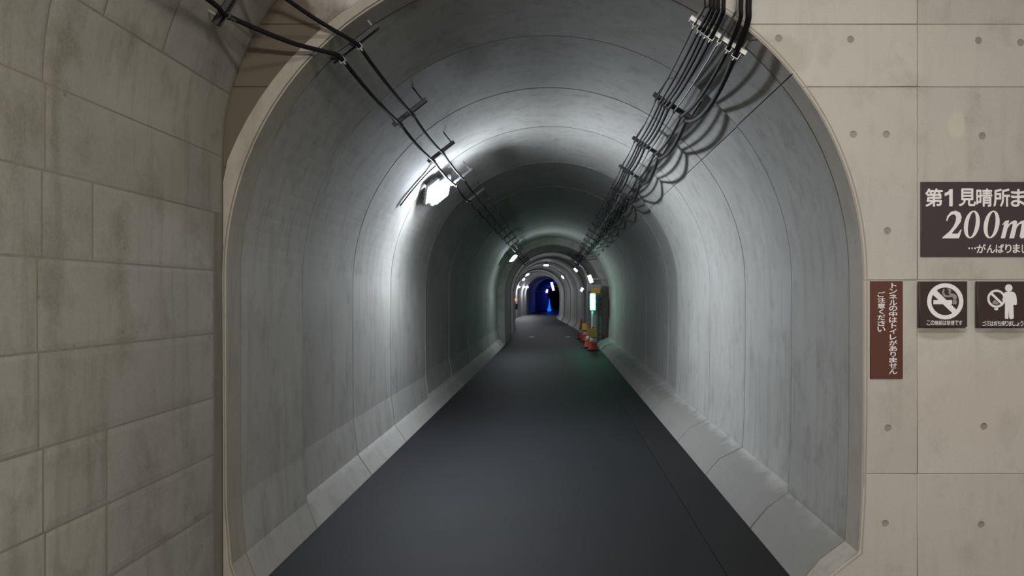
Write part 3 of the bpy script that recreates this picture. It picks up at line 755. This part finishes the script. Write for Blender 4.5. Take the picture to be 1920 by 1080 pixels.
tag(o, 'small dark box on the left wall under the red alarm lamp', 'box')

def cone(px, y, label, h=.70, tilt=0):
    p = at(px, 0, y); t_ = empty('traffic_cone', (p.x, y, 0), label, 'cone', 'traffic cones by the right wall', (0, 0, tilt))
    bm = bmesh.new(); box(bm, (0, 0, .0175), (.38, .38, .035), bev=.008); bm_obj('base', bm, M['rubber'], t_)
    lathe('cone_body', [(.15, .035), (.145, .05), (.11, .22), (.055, .50), (.032, h-.02), (.028, h), (.012, h+.004)], M['orange'], t_, 20)
    for z0, z1 in ((.24, .36),):
        r = lambda z: .112+(.055-.112)*(z-.22)/.28
        lathe('reflective_band', [(r(z0)+.001, z0), (r(z0)+.004, z0+.002), (r(z1)+.004, z1-.002), (r(z1)+.001, z1)], M['band'], t_, 20)
    return t_
def placard(px0, py0, px1, py1, y, label):
    a = at(px0, py1, y); b = at(px1, py0, y)
    t_ = empty('notice_board', ((a.x+b.x)/2, y, (a.z+b.z)/2), label, 'sign', 'yellow boards on the cones')
    w_, h_ = (b.x-a.x)/2, (b.z-a.z)/2
    flat('plate', [[(-w_, -h_), (w_, -h_), (w_, h_), (-w_, h_)]], .012, M['yellow'], (0, 0, 0), t_, bev=.003)
    bm = bmesh.new()
    cyl(bm, (0, .012, h_*.7), (0, .07, h_*.9), .008, n=6); bm_obj('hook', bm, M['bracket'], t_); return t_
cone(1112, 21.8, 'nearest orange traffic cone, in front of the grey cabinet')
cone(1104, 22.9, 'orange traffic cone, second in the row, half hidden by the nearest', .70, .3)
cone(1097, 26.0, 'orange traffic cone, third in the row, at its far end', .72, .1)
cone(1090, 27.4, 'farthest orange traffic cone, leftmost in the row', .74, .2)
placard(1104, 616, 1119, 632, 21.66, 'yellow board on the nearest traffic cone')
placard(1091, 606, 1103, 619, 25.85, 'yellow-green board on the third traffic cone')

# blue floor light deep in the bore
p = at(1030, 0, 74)
t = empty('blue_floor_light', (p.x, 74, 0), 'bright blue upright floor light deep in the dark bore', 'lamp')
lathe('base', [(.3, 0), (.3, .05), (.1, .07)], M['rubber'], t, 16)
lathe('glow_column', [(.16, .07), (.22, .2), (.13, .45), (.05, .9), (.02, 1.3)], M['bluelamp'], t, 16)
# two pale studs on the far floor
for px_, w_ in ((997, 'left'), (1065, 'right')):
    p = at(px_, 632, 28.9); bm = bmesh.new(); cyl(bm, (0, 0, 0), (0, 0, .012), .10, .08, 16)
    o = bm_obj('floor_stud', bm, M['band']); o.location = (p.x, 28.9, 0); tag(o, f'small pale round stud on the far tunnel floor, the {w_} one of two', 'stud')
# hall ceiling fixtures that carry the hall lights; the rear one is added
for (x, y_, zf) in ((.75, .9, 3.80), (-.35, -3.2, 3.02)):
    t = empty('ceiling_light_or_added_fill', (x, y_, zf), 'white strip ceiling light of the hall, ' + ('nearest the tunnel mouth' if y_ > 0 else 'behind the camera'), 'light', 'hall ceiling lights')  # the one behind the camera is added, for frontal fill
    bm = bmesh.new(); box(bm, (0, 0, .02), (1.3, .18, .06), bev=.01)
    for s in (-.5, .5): cyl(bm, (s, 0, .04), (s, 0, 4.14-zf), .008, n=8)
    bm_obj('housing', bm, M['housing'], t)
    bm = bmesh.new(); cyl(bm, (-.6, 0, -.02), (.6, 0, -.02), .014, n=10); bm_obj('tube', bm, M['tube'], t)
# blue light fittings hidden round the far bend that tint the far vault
area('blue_light', (cx(88)+.6, 88, 2.6), (-.3, -1, .25), .5, .5, 60, (.03, .08, 1))
area('blue_light', (at(1030, 0, 74).x, 73.4, .5), (0, -1, .6), .3, .5, 14, (.03, .10, 1))
